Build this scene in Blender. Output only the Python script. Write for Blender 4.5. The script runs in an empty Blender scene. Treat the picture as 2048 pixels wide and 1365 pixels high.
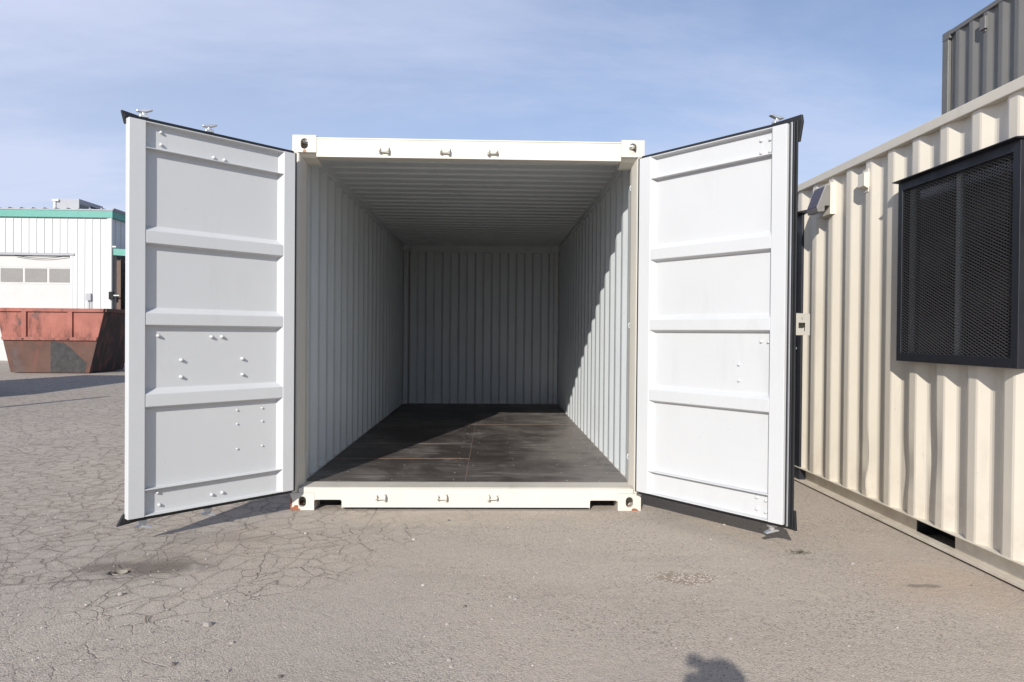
import bpy, bmesh, math, random
import numpy as np
from mathutils import Vector, Matrix
R = math.radians
random.seed(7); rng = np.random.default_rng(7)
scene = bpy.context.scene
COL = scene.collection

# ------------------------------------------------------------------ camera
CAM = Vector((0.16278, -5.04100, 1.23393))
YAW, PITCH, ROLL = 0.0281848, -0.0100475, 0.0086060
F_PX = 1448.54
fw = Vector((math.sin(YAW)*math.cos(PITCH), math.cos(YAW)*math.cos(PITCH), math.sin(PITCH)))
rt = Vector((math.cos(YAW), -math.sin(YAW), 0)); up = rt.cross(fw)
c, s = math.cos(ROLL), math.sin(ROLL)
rr, uu = c*rt + s*up, -s*rt + c*up
cd = bpy.data.cameras.new('camera'); cam = bpy.data.objects.new('camera', cd); COL.objects.link(cam)
cd.sensor_width = 36; cd.sensor_fit = 'HORIZONTAL'; cd.lens = 36*F_PX/2048
cd.clip_start = 0.02; cd.clip_end = 3000
cam.matrix_world = Matrix(((rr.x, uu.x, -fw.x, CAM.x), (rr.y, uu.y, -fw.y, CAM.y), (rr.z, uu.z, -fw.z, CAM.z), (0, 0, 0, 1)))
scene.camera = cam

# ------------------------------------------------------------------ light
AZ, EL = R(16.9), R(24.75)          # the sun's rays travel towards +x by AZ while going +y
travel = Vector((math.sin(AZ)*math.cos(EL), math.cos(AZ)*math.cos(EL), -math.sin(EL)))
sd = bpy.data.lights.new('sun', 'SUN'); sun = bpy.data.objects.new('sun', sd); COL.objects.link(sun)
sd.energy = 4.6; sd.angle = R(0.53); sd.color = (1.0, 0.955, 0.90)
sun.rotation_euler = travel.to_track_quat('-Z', 'Y').to_euler()
sun.location = (-3, -12, 8)
scene.view_settings.view_transform = 'Standard'; scene.view_settings.look = 'None'
scene.view_settings.exposure = 0.22; scene.view_settings.gamma = 1
scene.render.resolution_x, scene.render.resolution_y = 1024, 682
scene.cycles.max_bounces = 10; scene.cycles.diffuse_bounces = 3
scene.cycles.transparent_max_bounces = 12

world = bpy.data.worlds.new('World'); scene.world = world; world.use_nodes = True
nt = world.node_tree; nt.nodes.clear()
def N(t, tree=None, **kw):
    n = (tree or nt).nodes.new(t)
    for k, v in kw.items(): setattr(n, k, v)
    return n
out = N('ShaderNodeOutputWorld'); bg = N('ShaderNodeBackground'); bg.inputs[1].default_value = 0.105
sky = N('ShaderNodeTexSky'); sky.sky_type = 'NISHITA'; sky.sun_disc = False
sky.sun_elevation = EL; sky.sun_rotation = math.pi + AZ      # the sun stands behind the camera, to the left
sky.air_density = 1.0; sky.dust_density = 0.5; sky.ozone_density = 5.0; sky.altitude = 300
tc = N('ShaderNodeTexCoord'); sep = N('ShaderNodeSeparateXYZ')
nt.links.new(tc.outputs['Generated'], sep.inputs[0])
def M(op, a, b=None, tree=None, clamp=False):
    t = tree or nt; n = t.nodes.new('ShaderNodeMath'); n.operation = op; n.use_clamp = clamp
    for i, v in enumerate((a, b)):
        if v is None: continue
        if isinstance(v, (int, float)): n.inputs[i].default_value = v
        else: t.links.new(v, n.inputs[i])
    return n.outputs[0]
zz = M('MAXIMUM', sep.outputs[2], 0.0); den = M('ADD', zz, 0.16)
px = M('DIVIDE', sep.outputs[0], den); py = M('DIVIDE', sep.outputs[1], den)
comb = N('ShaderNodeCombineXYZ'); nt.links.new(px, comb.inputs[0]); nt.links.new(py, comb.inputs[1])
mp = N('ShaderNodeMapping'); mp.inputs['Rotation'].default_value = (0, 0, R(22)); mp.inputs['Scale'].default_value = (0.6, 1.3, 1)
mp.inputs['Location'].default_value = (1.3, 4.2, 0)
nt.links.new(comb.outputs[0], mp.inputs[0])
n1 = N('ShaderNodeTexNoise'); n1.inputs['Scale'].default_value = 0.8; n1.inputs['Detail'].default_value = 11; n1.inputs['Roughness'].default_value = 0.60
n1.inputs['Distortion'].default_value = 0.5
nt.links.new(mp.outputs[0], n1.inputs['Vector'])
cr = N('ShaderNodeValToRGB'); cr.color_ramp.elements[0].position = 0.33; cr.color_ramp.elements[1].position = 0.68
cr.color_ramp.interpolation = 'EASE'
nt.links.new(n1.outputs['Fac'], cr.inputs[0])
# thicker veil to the left and low down, clear blue high on the right
bias = M('ADD', M('MULTIPLY', sep.outputs[0], -0.34), M('MULTIPLY', M('SUBTRACT', 0.40, zz), 0.85))
veil = M('ADD', M('MULTIPLY', M('SUBTRACT', cr.outputs[0], 0.5), 0.46), M('ADD', bias, 0.60), clamp=True)
veil = M('MULTIPLY', veil, 0.92)
mix = N('ShaderNodeMixRGB'); nt.links.new(veil, mix.inputs[0]); nt.links.new(sky.outputs[0], mix.inputs[1])
mix.inputs[2].default_value = (5.5, 6.05, 7.8, 1)
nt.links.new(mix.outputs[0], bg.inputs[0]); nt.links.new(bg.outputs[0], out.inputs[0])

# ------------------------------------------------------------------ materials
def base_mat(name):
    m = bpy.data.materials.new(name); m.use_nodes = True
    t = m.node_tree; b = t.nodes['Principled BSDF']
    return m, t, b
def noise(t, scale, detail=4, rough=.55, vec=None, stretch=None, dist=0):
    n = t.nodes.new('ShaderNodeTexNoise'); n.inputs['Scale'].default_value = scale
    n.inputs['Detail'].default_value = detail; n.inputs['Roughness'].default_value = rough; n.inputs['Distortion'].default_value = dist
    if vec is None: vec = t.nodes.new('ShaderNodeNewGeometry').outputs['Position']
    if stretch:
        mpn = t.nodes.new('ShaderNodeMapping'); mpn.inputs['Scale'].default_value = stretch
        t.links.new(vec, mpn.inputs[0]); vec = mpn.outputs[0]
    t.links.new(vec, n.inputs['Vector']); return n.outputs['Fac']
def ramp(t, fac, p0, p1, c0=(0, 0, 0, 1), c1=(1, 1, 1, 1), ease=False):
    r = t.nodes.new('ShaderNodeValToRGB'); e = r.color_ramp.elements
    e[0].position = p0; e[1].position = p1; e[0].color = c0; e[1].color = c1
    if ease: r.color_ramp.interpolation = 'EASE'
    t.links.new(fac, r.inputs[0]); return r.outputs[0]
def mixc(t, fac, a, b, mode='MIX'):
    n = t.nodes.new('ShaderNodeMixRGB'); n.blend_type = mode
    for i, v in enumerate((fac, a, b)):
        if isinstance(v, (int, float)): n.inputs[i].default_value = v
        elif isinstance(v, tuple): n.inputs[i].default_value = v if len(v) == 4 else (*v, 1)
        else: t.links.new(v, n.inputs[i])
    return n.outputs[0]
def bump(t, b, h, strength, dist=0.01):
    n = t.nodes.new('ShaderNodeBump'); n.inputs['Strength'].default_value = strength; n.inputs['Distance'].default_value = dist
    t.links.new(h, n.inputs['Height']); t.links.new(n.outputs[0], b.inputs['Normal'])
def paint(name, col, rough=.42, var=.07, grime=.12, rust=0, metal=0, bmp=.06, gcol=(.16, .13, .10), wave=.25, splash=False, spots=False):
    m, t, b = base_mat(name)
    dk = tuple(v*(1-var) for v in col); lt = tuple(min(1, v*(1+var*.5)) for v in col)
    cc = mixc(t, ramp(t, noise(t, 1.7, 5), .3, .7), dk, lt)
    if grime:
        g = M('MULTIPLY', ramp(t, noise(t, 5, 8, .7, stretch=(1, 1, .25)), .56, .78), grime, t)
        cc = mixc(t, g, cc, gcol)
        sc = M('MULTIPLY', ramp(t, noise(t, 40, 3, .6, stretch=(1, 1, .5)), .70, .74), grime*1.5, t)
        cc = mixc(t, sc, cc, gcol)
    if rust:
        rf = ramp(t, noise(t, 14, 6, .65), .70-rust, .74-rust)
        cc = mixc(t, rf, cc, mixc(t, noise(t, 60, 3), (.30, .085, .03), (.13, .045, .02)))
    if splash or spots:
        gp = t.nodes.new('ShaderNodeNewGeometry').outputs['Position']
        sp = t.nodes.new('ShaderNodeSeparateXYZ'); t.links.new(gp, sp.inputs[0])
    if splash:      # road dirt thrown up along the foot of the wall
        f_ = M('SUBTRACT', 1.0, M('MULTIPLY', M('SUBTRACT', sp.outputs[2], .05, t), 2.2, t), t, True)
        f_ = M('MULTIPLY', f_, ramp(t, noise(t, 7, 7, .7), .42, .68), t)
        cc = mixc(t, M('MULTIPLY', f_, .40, t), cc, (.33, .26, .19))
    if spots:       # paint knocked off the fittings down to rust
        for (px_, py_, pz_, rx_, ry_, rz_) in ((-1.195, .0, .002, .046, .3, .022), (-1.219, .0, .050, .014, .3, .05), (-1.178, .0, .024, .018, .3, .012), (1.178, .0, .000, .026, .3, .018), (-1.138, .05, 2.520, .045, .045, .060), (-1.135, .01, 2.478, .016, .03, .016)):
            vs_ = t.nodes.new('ShaderNodeVectorMath'); vs_.operation = 'SUBTRACT'; t.links.new(gp, vs_.inputs[0]); vs_.inputs[1].default_value = (px_, py_, pz_)
            vd = t.nodes.new('ShaderNodeVectorMath'); vd.operation = 'DIVIDE'; t.links.new(vs_.outputs[0], vd.inputs[0]); vd.inputs[1].default_value = (rx_, ry_, rz_)
            vl = t.nodes.new('ShaderNodeVectorMath'); vl.operation = 'LENGTH'; t.links.new(vd.outputs[0], vl.inputs[0])
            d_ = M('ADD', vl.outputs['Value'], M('MULTIPLY', M('SUBTRACT', noise(t, 45, 4, .6), .5, t), .9, t), t)
            cc = mixc(t, ramp(t, d_, .88, .98, (1, 1, 1, 1), (0, 0, 0, 1)), cc, mixc(t, noise(t, 60, 3), (.34, .11, .045), (.20, .07, .035)))
    t.links.new(cc, b.inputs['Base Color'])
    t.links.new(ramp(t, noise(t, 9, 4), .3, .7, (rough*.85,)*3+(1,), (min(1, rough*1.25),)*3+(1,)), b.inputs['Roughness'])
    b.inputs['Metallic'].default_value = metal
    if bmp:
        h = M('ADD', M('MULTIPLY', noise(t, 220, 2), .10, t), M('MULTIPLY', noise(t, 3.2, 2), wave*4, t), t)
        bump(t, b, h, bmp, .012)
    return m
MAT = dict(
    cream=paint('cream_paint', (.595, .565, .495), .42, .04, .10),
    cream_rust=paint('cream_paint_chipped', (.595, .565, .495), .45, .04, .10, rust=.02, spots=True),
    inner=paint('pale_grey_liner_paint', (.56, .59, .595), .40, .05, .24, bmp=.10),
    door=paint('white_door_paint', (.55, .56, .56), .36, .03, .10, bmp=.06),
    beige=paint('beige_paint', (.68, .625, .52), .45, .05, .16, bmp=.10, splash=True),
    grey=paint('grey_paint', (.150, .147, .138), .5, .06, .12, bmp=.1),
    bluegrey=paint('blue_grey_paint', (.10, .14, .18), .5, .06, .2, rust=.02),
    black=paint('black_paint', (.010, .011, .016), .5, .1, 0),
    guard=paint('guard_mesh_paint', (.060, .060, .064), .35, .1, 0, bmp=0),
    rubber=paint('black_rubber', (.014, .015, .017), .42, .1, 0, bmp=.03),
    galvdull=paint('mill_aluminium', (.40, .42, .41), .4, .1, .1, metal=.2),
    galv=paint('galvanised_steel', (.62, .63, .63), .35, .12, .1, metal=.75),
    strip=paint('gasket_retainer_steel', (.45, .46, .48), .35, .1, .05, metal=.5),
    dark=paint('dark_void', (.012, .012, .012), .8, .1, 0),  # near-black for dark parts, and for shade painted into hollows
    siding=paint('white_siding_paint', (.57, .575, .57), .5, .03, .05),
    teal=paint('teal_trim_paint', (.10, .32, .265), .5, .06, .05),
    roofgrey=paint('roof_metal', (.33, .34, .36), .5, .06, .1),
    garage=paint('garage_door_paint', (.50, .495, .48), .5, .03, .08),
    gwin=paint('frosted_garage_glass', (.25, .24, .225), .25, .05, .1),
    brown=paint('brown_door_paint', (.10, .055, .035), .5, .2, .1),
    lampbody=paint('lamp_housing_paint', (.19, .18, .17), .45, .06, .05),
    stone=paint('stone', (.33, .30, .27), .85, .25, .1, bmp=.4),
    concrete=paint('concrete', (.27, .245, .21), .85, .2, .2, bmp=.4),
    pale=paint('pale_surface', (.74, .80, .76), .6, .1, .1),
    roomwall=paint('room_wall', (.10, .10, .11), .7, .1, 0),
    jacket=paint('dark_jacket_cloth', (.03, .035, .05), .85, .2, 0),
    trousers=paint('denim_cloth', (.05, .07, .12), .85, .2, 0),
    skin=paint('skin', (.50, .30, .21), .5, .05, 0, bmp=.02),
    hair=paint('dark_hair', (.03, .02, .015), .6, .2, 0),
    shoe=paint('shoe_leather', (.05, .035, .025), .5, .2, 0),
    shrub=paint('dry_weed', (.10, .105, .06), .8, .4, 0),
)
def rusty_red(name, base, low):
    m, t, b = base_mat(name)
    cc = mixc(t, ramp(t, noise(t, 2.2, 7, .65), .35, .7), base, low)
    cc = mixc(t, ramp(t, noise(t, 5, 6, .7, stretch=(1, 1, .3)), .50, .66), cc, (.14, .045, .03))
    cc = mixc(t, ramp(t, noise(t, 1.6, 6, .65), .58, .66), cc, (.085, .055, .05))
    t.links.new(cc, b.inputs['Base Color']); b.inputs['Roughness'].default_value = .7
    bump(t, b, noise(t, 12, 5), .2, .01)
    return m
MAT['skipred'] = rusty_red('faded_red_paint', (.35, .125, .092), (.25, .08, .055))
MAT['skiplow'] = rusty_red('rusty_brown_paint', (.105, .050, .034), (.065, .030, .020))
MAT['skipend'] = rusty_red('dark_rusty_plate_shaded', (.035, .018, .013), (.022, .012, .010))  # rusty end plates, with their shade darkened into the colour
MAT['skippatch'] = paint('grey_primer_patch', (.036, .034, .034), .7, .2, .2)

# wooden floor of the container: dark sealed plywood, scuffed and dusty
m, t, b = base_mat('sealed_plywood'); MAT['ply'] = m
g = t.nodes.new('ShaderNodeNewGeometry').outputs['Position']
sx = t.nodes.new('ShaderNodeSeparateXYZ'); t.links.new(g, sx.inputs[0])
cc = mixc(t, noise(t, 3, 5, vec=g, stretch=(.4, 4, 1)), (.028, .022, .019), (.058, .049, .044))
dust = M('MULTIPLY', ramp(t, noise(t, 1.8, 8, .68, vec=g, dist=.6), .44, .66), ramp(t, noise(t, 7, 7, .72, vec=g, stretch=(.35, 2.5, 1)), .38, .62), t)
edge = M('MULTIPLY', M('SUBTRACT', sx.outputs[0], .30, t, True), 1.7, t)
near = M('MULTIPLY', M('SUBTRACT', 1.0, M('MULTIPLY', sx.outputs[1], .8, t), t, True), .22, t)
fac = M('ADD', M('MULTIPLY', dust, 1.1, t), M('MULTIPLY', M('ADD', edge, near, t), ramp(t, noise(t, 2.4, 5, vec=g), .25, .65), t), t, True)
cc = mixc(t, M('MULTIPLY', fac, .66, t), cc, (.29, .262, .235))
scr = ramp(t, noise(t, 30, 2, .4, vec=g, stretch=(.05, 1.6, 1), dist=.3), .74, .78)
cc = mixc(t, M('MULTIPLY', scr, .45, t), cc, (.30, .26, .22))
t.links.new(cc, b.inputs['Base Color']); b.inputs['Roughness'].default_value = .52
bump(t, b, noise(t, 50, 4, vec=g, stretch=(.2, 1, 1)), .12, .004)
m, t, b = base_mat('seam_wood'); MAT['seam'] = m
t.links.new(mixc(t, ramp(t, noise(t, 5, 3), .35, .6), (.52, .29, .16), (.34, .28, .23)), b.inputs['Base Color']); b.inputs['Roughness'].default_value = .8
MAT['screw'] = paint('zinc_screw', (.55, .53, .48), .4, .1, 0, metal=.3)
# sill tread: scuffed cream metal
MAT['tread'] = paint('scuffed_tread', (.50, .47, .41), .5, .15, .55, gcol=(.20, .18, .16))
# glass
m, t, b = base_mat('window_glass'); MAT['glass'] = m
t.nodes.remove(b); o = t.nodes['Material Output']
tr = t.nodes.new('ShaderNodeBsdfTransparent'); tr.inputs[0].default_value = (.80, .86, .84, 1)
gl = t.nodes.new('ShaderNodeBsdfGlossy'); gl.inputs['Roughness'].default_value = .02
fr = t.nodes.new('ShaderNodeFresnel'); fr.inputs[0].default_value = 1.85
ms = t.nodes.new('ShaderNodeMixShader'); t.links.new(fr.outputs[0], ms.inputs[0]); t.links.new(tr.outputs[0], ms.inputs[1]); t.links.new(gl.outputs[0], ms.inputs[2])
t.links.new(ms.outputs[0], o.inputs[0])

# worn asphalt
m, t, b = base_mat('worn_asphalt'); MAT['asphalt'] = m
g = t.nodes.new('ShaderNodeNewGeometry').outputs['Position']
sx = t.nodes.new('ShaderNodeSeparateXYZ'); t.links.new(g, sx.inputs[0])
X, Y = sx.outputs[0], sx.outputs[1]
def vor(scale, feat='F1', vec=g, rand=1.0):
    v = t.nodes.new('ShaderNodeTexVoronoi'); v.feature = feat; v.inputs['Scale'].default_value = scale
    v.inputs['Randomness'].default_value = rand; t.links.new(vec, v.inputs['Vector']); return v
big = ramp(t, noise(t, .45, 6, .6, vec=g), .35, .68)
cc = mixc(t, big, (0.334, 0.290, 0.248), (0.426, 0.367, 0.300))
# sandier towards the right
cc = mixc(t, M('MULTIPLY', ramp(t, M('ADD', M('MULTIPLY', X, .16, t), noise(t, .8, 4, vec=g), t), .45, .95), .55, t), cc, (0.447, 0.373, 0.290))
# wheel-worn smudges
cc = mixc(t, M('MULTIPLY', ramp(t, noise(t, 1.6, 8, .7, vec=g, stretch=(.6, 1.5, 1)), .50, .70), .50, t), cc, (0.234, 0.199, 0.168))
# aggregate
a1 = vor(120); a2 = vor(230)
agr = t.nodes.new('ShaderNodeSeparateXYZ'); t.links.new(a1.outputs['Color'], agr.inputs[0])
ag2 = t.nodes.new('ShaderNodeSeparateXYZ'); t.links.new(a2.outputs['Color'], ag2.inputs[0])
expo = ramp(t, noise(t, 1.3, 7, .65, vec=g), .40, .66)       # where the stones show through
lt = M('MULTIPLY', M('MULTIPLY', ramp(t, agr.outputs[0], .80, .90), ramp(t, a1.outputs['Distance'], .25, .42, (1, 1, 1, 1), (0, 0, 0, 1)), t), M('ADD', M('MULTIPLY', expo, .65, t), .25, t), t)
dkk = M('MULTIPLY', ramp(t, agr.outputs[1], .80, .88), M('ADD', M('MULTIPLY', expo, .75, t), .26, t), t)
cc = mixc(t, M('MULTIPLY', ramp(t, ag2.outputs[0], .2, .9), .80, t), cc, mixc(t, ag2.outputs[1], (0.241, 0.206, 0.178), (0.568, 0.493, 0.406)))
cc = mixc(t, dkk, cc, (0.163, 0.137, 0.117))
cc = mixc(t, lt, cc, mixc(t, agr.outputs[2], (0.653, 0.589, 0.508), (0.596, 0.452, 0.305)))
# alligator cracks, on the left side
wv = t.nodes.new('ShaderNodeVectorMath'); wv.operation = 'ADD'
nz = t.nodes.new('ShaderNodeTexNoise'); nz.inputs['Scale'].default_value = 7; nz.inputs['Detail'].default_value = 6; nz.inputs['Roughness'].default_value = .65
t.links.new(g, nz.inputs['Vector'])
sc_ = t.nodes.new('ShaderNodeVectorMath'); sc_.operation = 'SCALE'; sc_.inputs['Scale'].default_value = .095
t.links.new(nz.outputs['Color'], sc_.inputs[0]); t.links.new(g, wv.inputs[0]); t.links.new(sc_.outputs[0], wv.inputs[1])
flat = t.nodes.new('ShaderNodeMapping'); flat.inputs['Scale'].default_value = (1, 1, 0); t.links.new(wv.outputs[0], flat.inputs[0])
v1 = vor(7.0, 'DISTANCE_TO_EDGE', flat.outputs[0], .95); v2 = vor(2.1, 'DISTANCE_TO_EDGE', flat.outputs[0])
wn = noise(t, 3.5, 4, .6, vec=g)
def crackmask(d, w0, w1):
    lim = M('ADD', M('MULTIPLY', wn, w1, t), w0, t)
    return M('SUBTRACT', 1.0, M('DIVIDE', d, M('MAXIMUM', lim, .0005, t), t), t, True)
c1 = crackmask(v1.outputs['Distance'], -.018, .078); c2 = crackmask(v2.outputs['Distance'], -.006, .026)
zone = ramp(t, M('ADD', M('MULTIPLY', X, -.42, t), M('MULTIPLY', M('SUBTRACT', noise(t, .9, 5, vec=g), .5, t), 1.2, t), t), .00, .62)
farfade = ramp(t, M('ADD', M('MULTIPLY', Y, .22, t), M('MULTIPLY', noise(t, .9, 5, vec=g), .8, t), t), -.15, .10)
zone = M('MULTIPLY', zone, M('ADD', M('MULTIPLY', farfade, .75, t), .25, t), t)
ck = M('MULTIPLY', M('MAXIMUM', c1, c2, t), zone, t)
ck = M('MULTIPLY', ramp(t, ck, .05, .5), M('ADD', M('MULTIPLY', noise(t, 25, 4, vec=g), .8, t), .35, t), t, True)
soft = M('MULTIPLY', M('MULTIPLY', crackmask(v1.outputs['Distance'], -.02, .34), zone, t), .50, t)
cc = mixc(t, soft, cc, (0.213, 0.171, 0.140))
cc = mixc(t, M('MULTIPLY', ck, .72, t), cc, (0.082, 0.066, 0.053))
# stains
def ell(cx, cy, rx, ry, soft_, nscale=6, namp=.5):
    dx = M('DIVIDE', M('SUBTRACT', X, cx, t), rx, t); dy = M('DIVIDE', M('SUBTRACT', Y, cy, t), ry, t)
    d = M('SQRT', M('ADD', M('MULTIPLY', dx, dx, t), M('MULTIPLY', dy, dy, t), t), None, t)
    d = M('ADD', d, M('MULTIPLY', M('SUBTRACT', noise(t, nscale, 5, vec=g), .5, t), namp*2, t), t)
    return ramp(t, d, 1-soft_, 1.0, (1, 1, 1, 1), (0, 0, 0, 1), True)
cc = mixc(t, M('MULTIPLY', ell(-1.66, -1.10, .62, .34, .9), .60, t), cc, (0.142, 0.116, 0.095))
cc = mixc(t, M('MULTIPLY', ell(-1.64, -1.19, .40, .16, .6), .92, t), cc, (0.078, 0.062, 0.051))
cc = mixc(t, M('MULTIPLY', ell(-1.45, -.70, .6, .20, .9), .50, t), cc, (0.170, 0.144, 0.121))
cc = mixc(t, M('MULTIPLY', ell(1.17, -1.40, .20, .12, .5, 7, .8), .85, t), cc, mixc(t, ramp(t, agr.outputs[2], .80, .86), (0.220, 0.164, 0.108), (0.682, 0.617, 0.533)))
cc = mixc(t, M('MULTIPLY', ell(-.3, -.25, 1.3, .28, .9, 4, .7), .45, t), cc, (0.511, 0.432, 0.330))
cc = mixc(t, M('MULTIPLY', ell(2.45, -1.45, .55, .5, .9, 3, .8), .45, t), cc, (.42, .30, .21))
cc = mixc(t, M('MULTIPLY', ell(2.30, -1.52, .13, .035, .7, 9, .8), .70, t), cc, (.10, .09, .07))
cc = mixc(t, .15, cc, (.66, .585, .49))
t.links.new(cc, b.inputs['Base Color']); b.inputs['Roughness'].default_value = .88
b.inputs['Specular IOR Level'].default_value = .25
h = M('ADD', M('MULTIPLY', a1.outputs['Distance'], -.35, t), M('MULTIPLY', a2.outputs['Distance'], -.15, t), t)
h = M('ADD', h, M('MULTIPLY', ck, -1.6, t), t)
h = M('ADD', h, M('MULTIPLY', noise(t, 12, 5, vec=g), .8, t), t)
bump(t, b, h, .60, .010)

# ------------------------------------------------------------------ mesh helpers
class MB:
    def __init__(self): self.v = []; self.f = []; self.mi = []; self.mats = []
    def mat(self, m):
        m = MAT[m] if isinstance(m, str) else m
        if m not in self.mats: self.mats.append(m)
        return self.mats.index(m)
    def add(self, vs, fs, m):
        o = len(self.v); self.v += [tuple(v) for v in vs]; k = self.mat(m)
        for f in fs: self.f.append([i+o for i in f]); self.mi.append(k)
        return self
    def box(self, x0, x1, y0, y1, z0, z1, m, T=None):
        vs = [Vector((x, y, z)) for x in (x0, x1) for y in (y0, y1) for z in (z0, z1)]
        if T is not None: vs = [T @ v for v in vs]
        return self.add(vs, [(0, 1, 3, 2), (4, 6, 7, 5), (0, 4, 5, 1), (2, 3, 7, 6), (0, 2, 6, 4), (1, 5, 7, 3)], m)
    def prism(self, poly, a0, a1, axis, m, T=None):
        """poly in the two remaining axes (in xyz order), extruded along axis"""
        def P(p, a):
            if axis == 'x': return Vector((a, p[0], p[1]))
            if axis == 'y': return Vector((p[0], a, p[1]))
            return Vector((p[0], p[1], a))
        n = len(poly); vs = [P(p, a0) for p in poly]+[P(p, a1) for p in poly]
        if T is not None: vs = [T @ v for v in vs]
        fs = [tuple(range(n))[::-1], tuple(range(n, 2*n))]+[(i, (i+1) % n, n+(i+1) % n, n+i) for i in range(n)]
        return self.add(vs, fs, m)
    def cyl(self, p0, p1, r0, r1, m, n=12):
        p0, p1 = Vector(p0), Vector(p1); d = (p1-p0).normalized()
        a = d.orthogonal().normalized(); b_ = d.cross(a)
        vs = [p+(a*math.cos(2*math.pi*i/n)+b_*math.sin(2*math.pi*i/n))*r for p, r in ((p0, r0), (p1, r1)) for i in range(n)]
        fs = [tuple(range(n))[::-1], tuple(range(n, 2*n))]+[(i, (i+1) % n, n+(i+1) % n, n+i) for i in range(n)]
        return self.add(vs, fs, m)
    def dome(self, c_, nrm, r, h, m, n=10):
        c_, d = Vector(c_), Vector(nrm).normalized(); a = d.orthogonal().normalized(); b_ = d.cross(a)
        vs = []
        for rr_, hh in ((1, 0), (.92, .45), (.6, .85)):
            vs += [c_+d*h*hh+(a*math.cos(2*math.pi*i/n)+b_*math.sin(2*math.pi*i/n))*r*rr_ for i in range(n)]
        vs.append(c_+d*h); fs = []
        for k in range(2): fs += [(k*n+i, k*n+(i+1) % n, (k+1)*n+(i+1) % n, (k+1)*n+i) for i in range(n)]
        fs += [(2*n+i, 2*n+(i+1) % n, 3*n) for i in range(n)]
        return self.add(vs, fs, m)
    def build(self, name, parent=None, bevel=0, seg=2, smooth=False, weld=False):
        me = bpy.data.meshes.new(name); me.from_pydata(self.v, [], self.f)
        for m in self.mats: me.materials.append(m)
        me.polygons.foreach_set('material_index', self.mi)
        bm = bmesh.new(); bm.from_mesh(me)
        if weld: bmesh.ops.remove_doubles(bm, verts=bm.verts, dist=1e-5)
        bmesh.ops.recalc_face_normals(bm, faces=bm.faces); bm.to_mesh(me); bm.free()
        if smooth: me.polygons.foreach_set('use_smooth', [True]*len(me.polygons))
        me.update()
        o = bpy.data.objects.new(name, me); COL.objects.link(o)
        if parent is not None: o.parent = parent
        if bevel:
            bv = o.modifiers.new('bevel', 'BEVEL'); bv.width = bevel; bv.segments = seg; bv.limit_method = 'ANGLE'; bv.angle_limit = R(28)
            bv.harden_normals = False
        return o
def thing(name, label, cat, loc=(0, 0, 0), rz=0, group=None):
    o = bpy.data.objects.new(name, None); COL.objects.link(o); o.location = loc; o.rotation_euler = (0, 0, rz)
    o.empty_display_size = .2; return tag(o, label, cat, group)
def tag(o, label, cat, group=None):
    o['label'] = label; o['category'] = cat
    if group: o['group'] = group
    return o
def struct(o, kind='structure'): o['kind'] = kind; return o
def boolcut(o, cutter):
    md = o.modifiers.new('cut', 'BOOLEAN'); md.operation = 'DIFFERENCE'; md.solver = 'EXACT'; md.object = cutter
    dg = bpy.context.evaluated_depsgraph_get(); dg.update()
    me = bpy.data.meshes.new_from_object(o.evaluated_get(dg)); me.name = o.name
    o.modifiers.clear(); o.data = me
    bpy.data.objects.remove(cutter)
def corr(mb, org, along, nrm, L, z0, z1, mout, min_, pieces=(.072, .068, .070, .068), depth=.036, th=.003, nz=1, start=0, dent=None, up=(0, 0, 1)):
    """corrugated sheet: profile along 'along', depth against 'nrm'; both faces"""
    org, along, nrm, upv = Vector(org), Vector(along), Vector(nrm), Vector(up)
    pts = []; s_ = -start; k = 0; lev = [0, 0, depth, depth]
    while s_ < L:
        d = lev[k % 4]
        if s_ >= 0: pts.append((s_, d))
        elif s_+pieces[k % 4] > 0:
            d2 = lev[(k+1) % 4]; f_ = -s_/pieces[k % 4]; pts.append((0, d+(d2-d)*f_))
        s_ += pieces[k % 4]; k += 1
    if pts[-1][0] < L:
        (sa, da), db = pts[-1], lev[k % 4]
        pts.append((L, da+(db-da)*(L-sa)/max(s_-sa, 1e-6)))
    # round the folds with an extra point either side
    q = [pts[0]]
    for i in range(1, len(pts)-1):
        a_, p_, b2 = pts[i-1], pts[i], pts[i+1]; w = .007
        la = math.dist(a_, p_); lb = math.dist(p_, b2)
        if la < 3*w or lb < 3*w: q.append(p_); continue
        q.append((p_[0]+(a_[0]-p_[0])*w/la, p_[1]+(a_[1]-p_[1])*w/la)); q.append((p_[0]+(b2[0]-p_[0])*w/lb, p_[1]+(b2[1]-p_[1])*w/lb))
    q.append(pts[-1])
    for off, m in ((0, mout), (th, min_)):
        vs = []
        for j in range(nz+1):
            z = z0+(z1-z0)*j/nz
            for (a_, d) in q:
                dd = d+off+(dent(a_, z) if dent else 0)
                vs.append(org+along*a_-nrm*dd+upv*z)
        n = len(q)
        fs = [(j*n+i, j*n+i+1, (j+1)*n+i+1, (j+1)*n+i) for j in range(nz) for i in range(n-1)]
        mb.add(vs, fs, m)
    return mb
def stadium(cx, cy, w, h, n=8):
    r = w/2; pts = []
    for k in range(n+1): a = math.pi*k/n; pts.append((cx+r*math.cos(a), cy+h/2-r+r*math.sin(a)))
    for k in range(n+1): a = math.pi+math.pi*k/n; pts.append((cx+r*math.cos(a), cy-h/2+r+r*math.sin(a)))
    return pts
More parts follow.
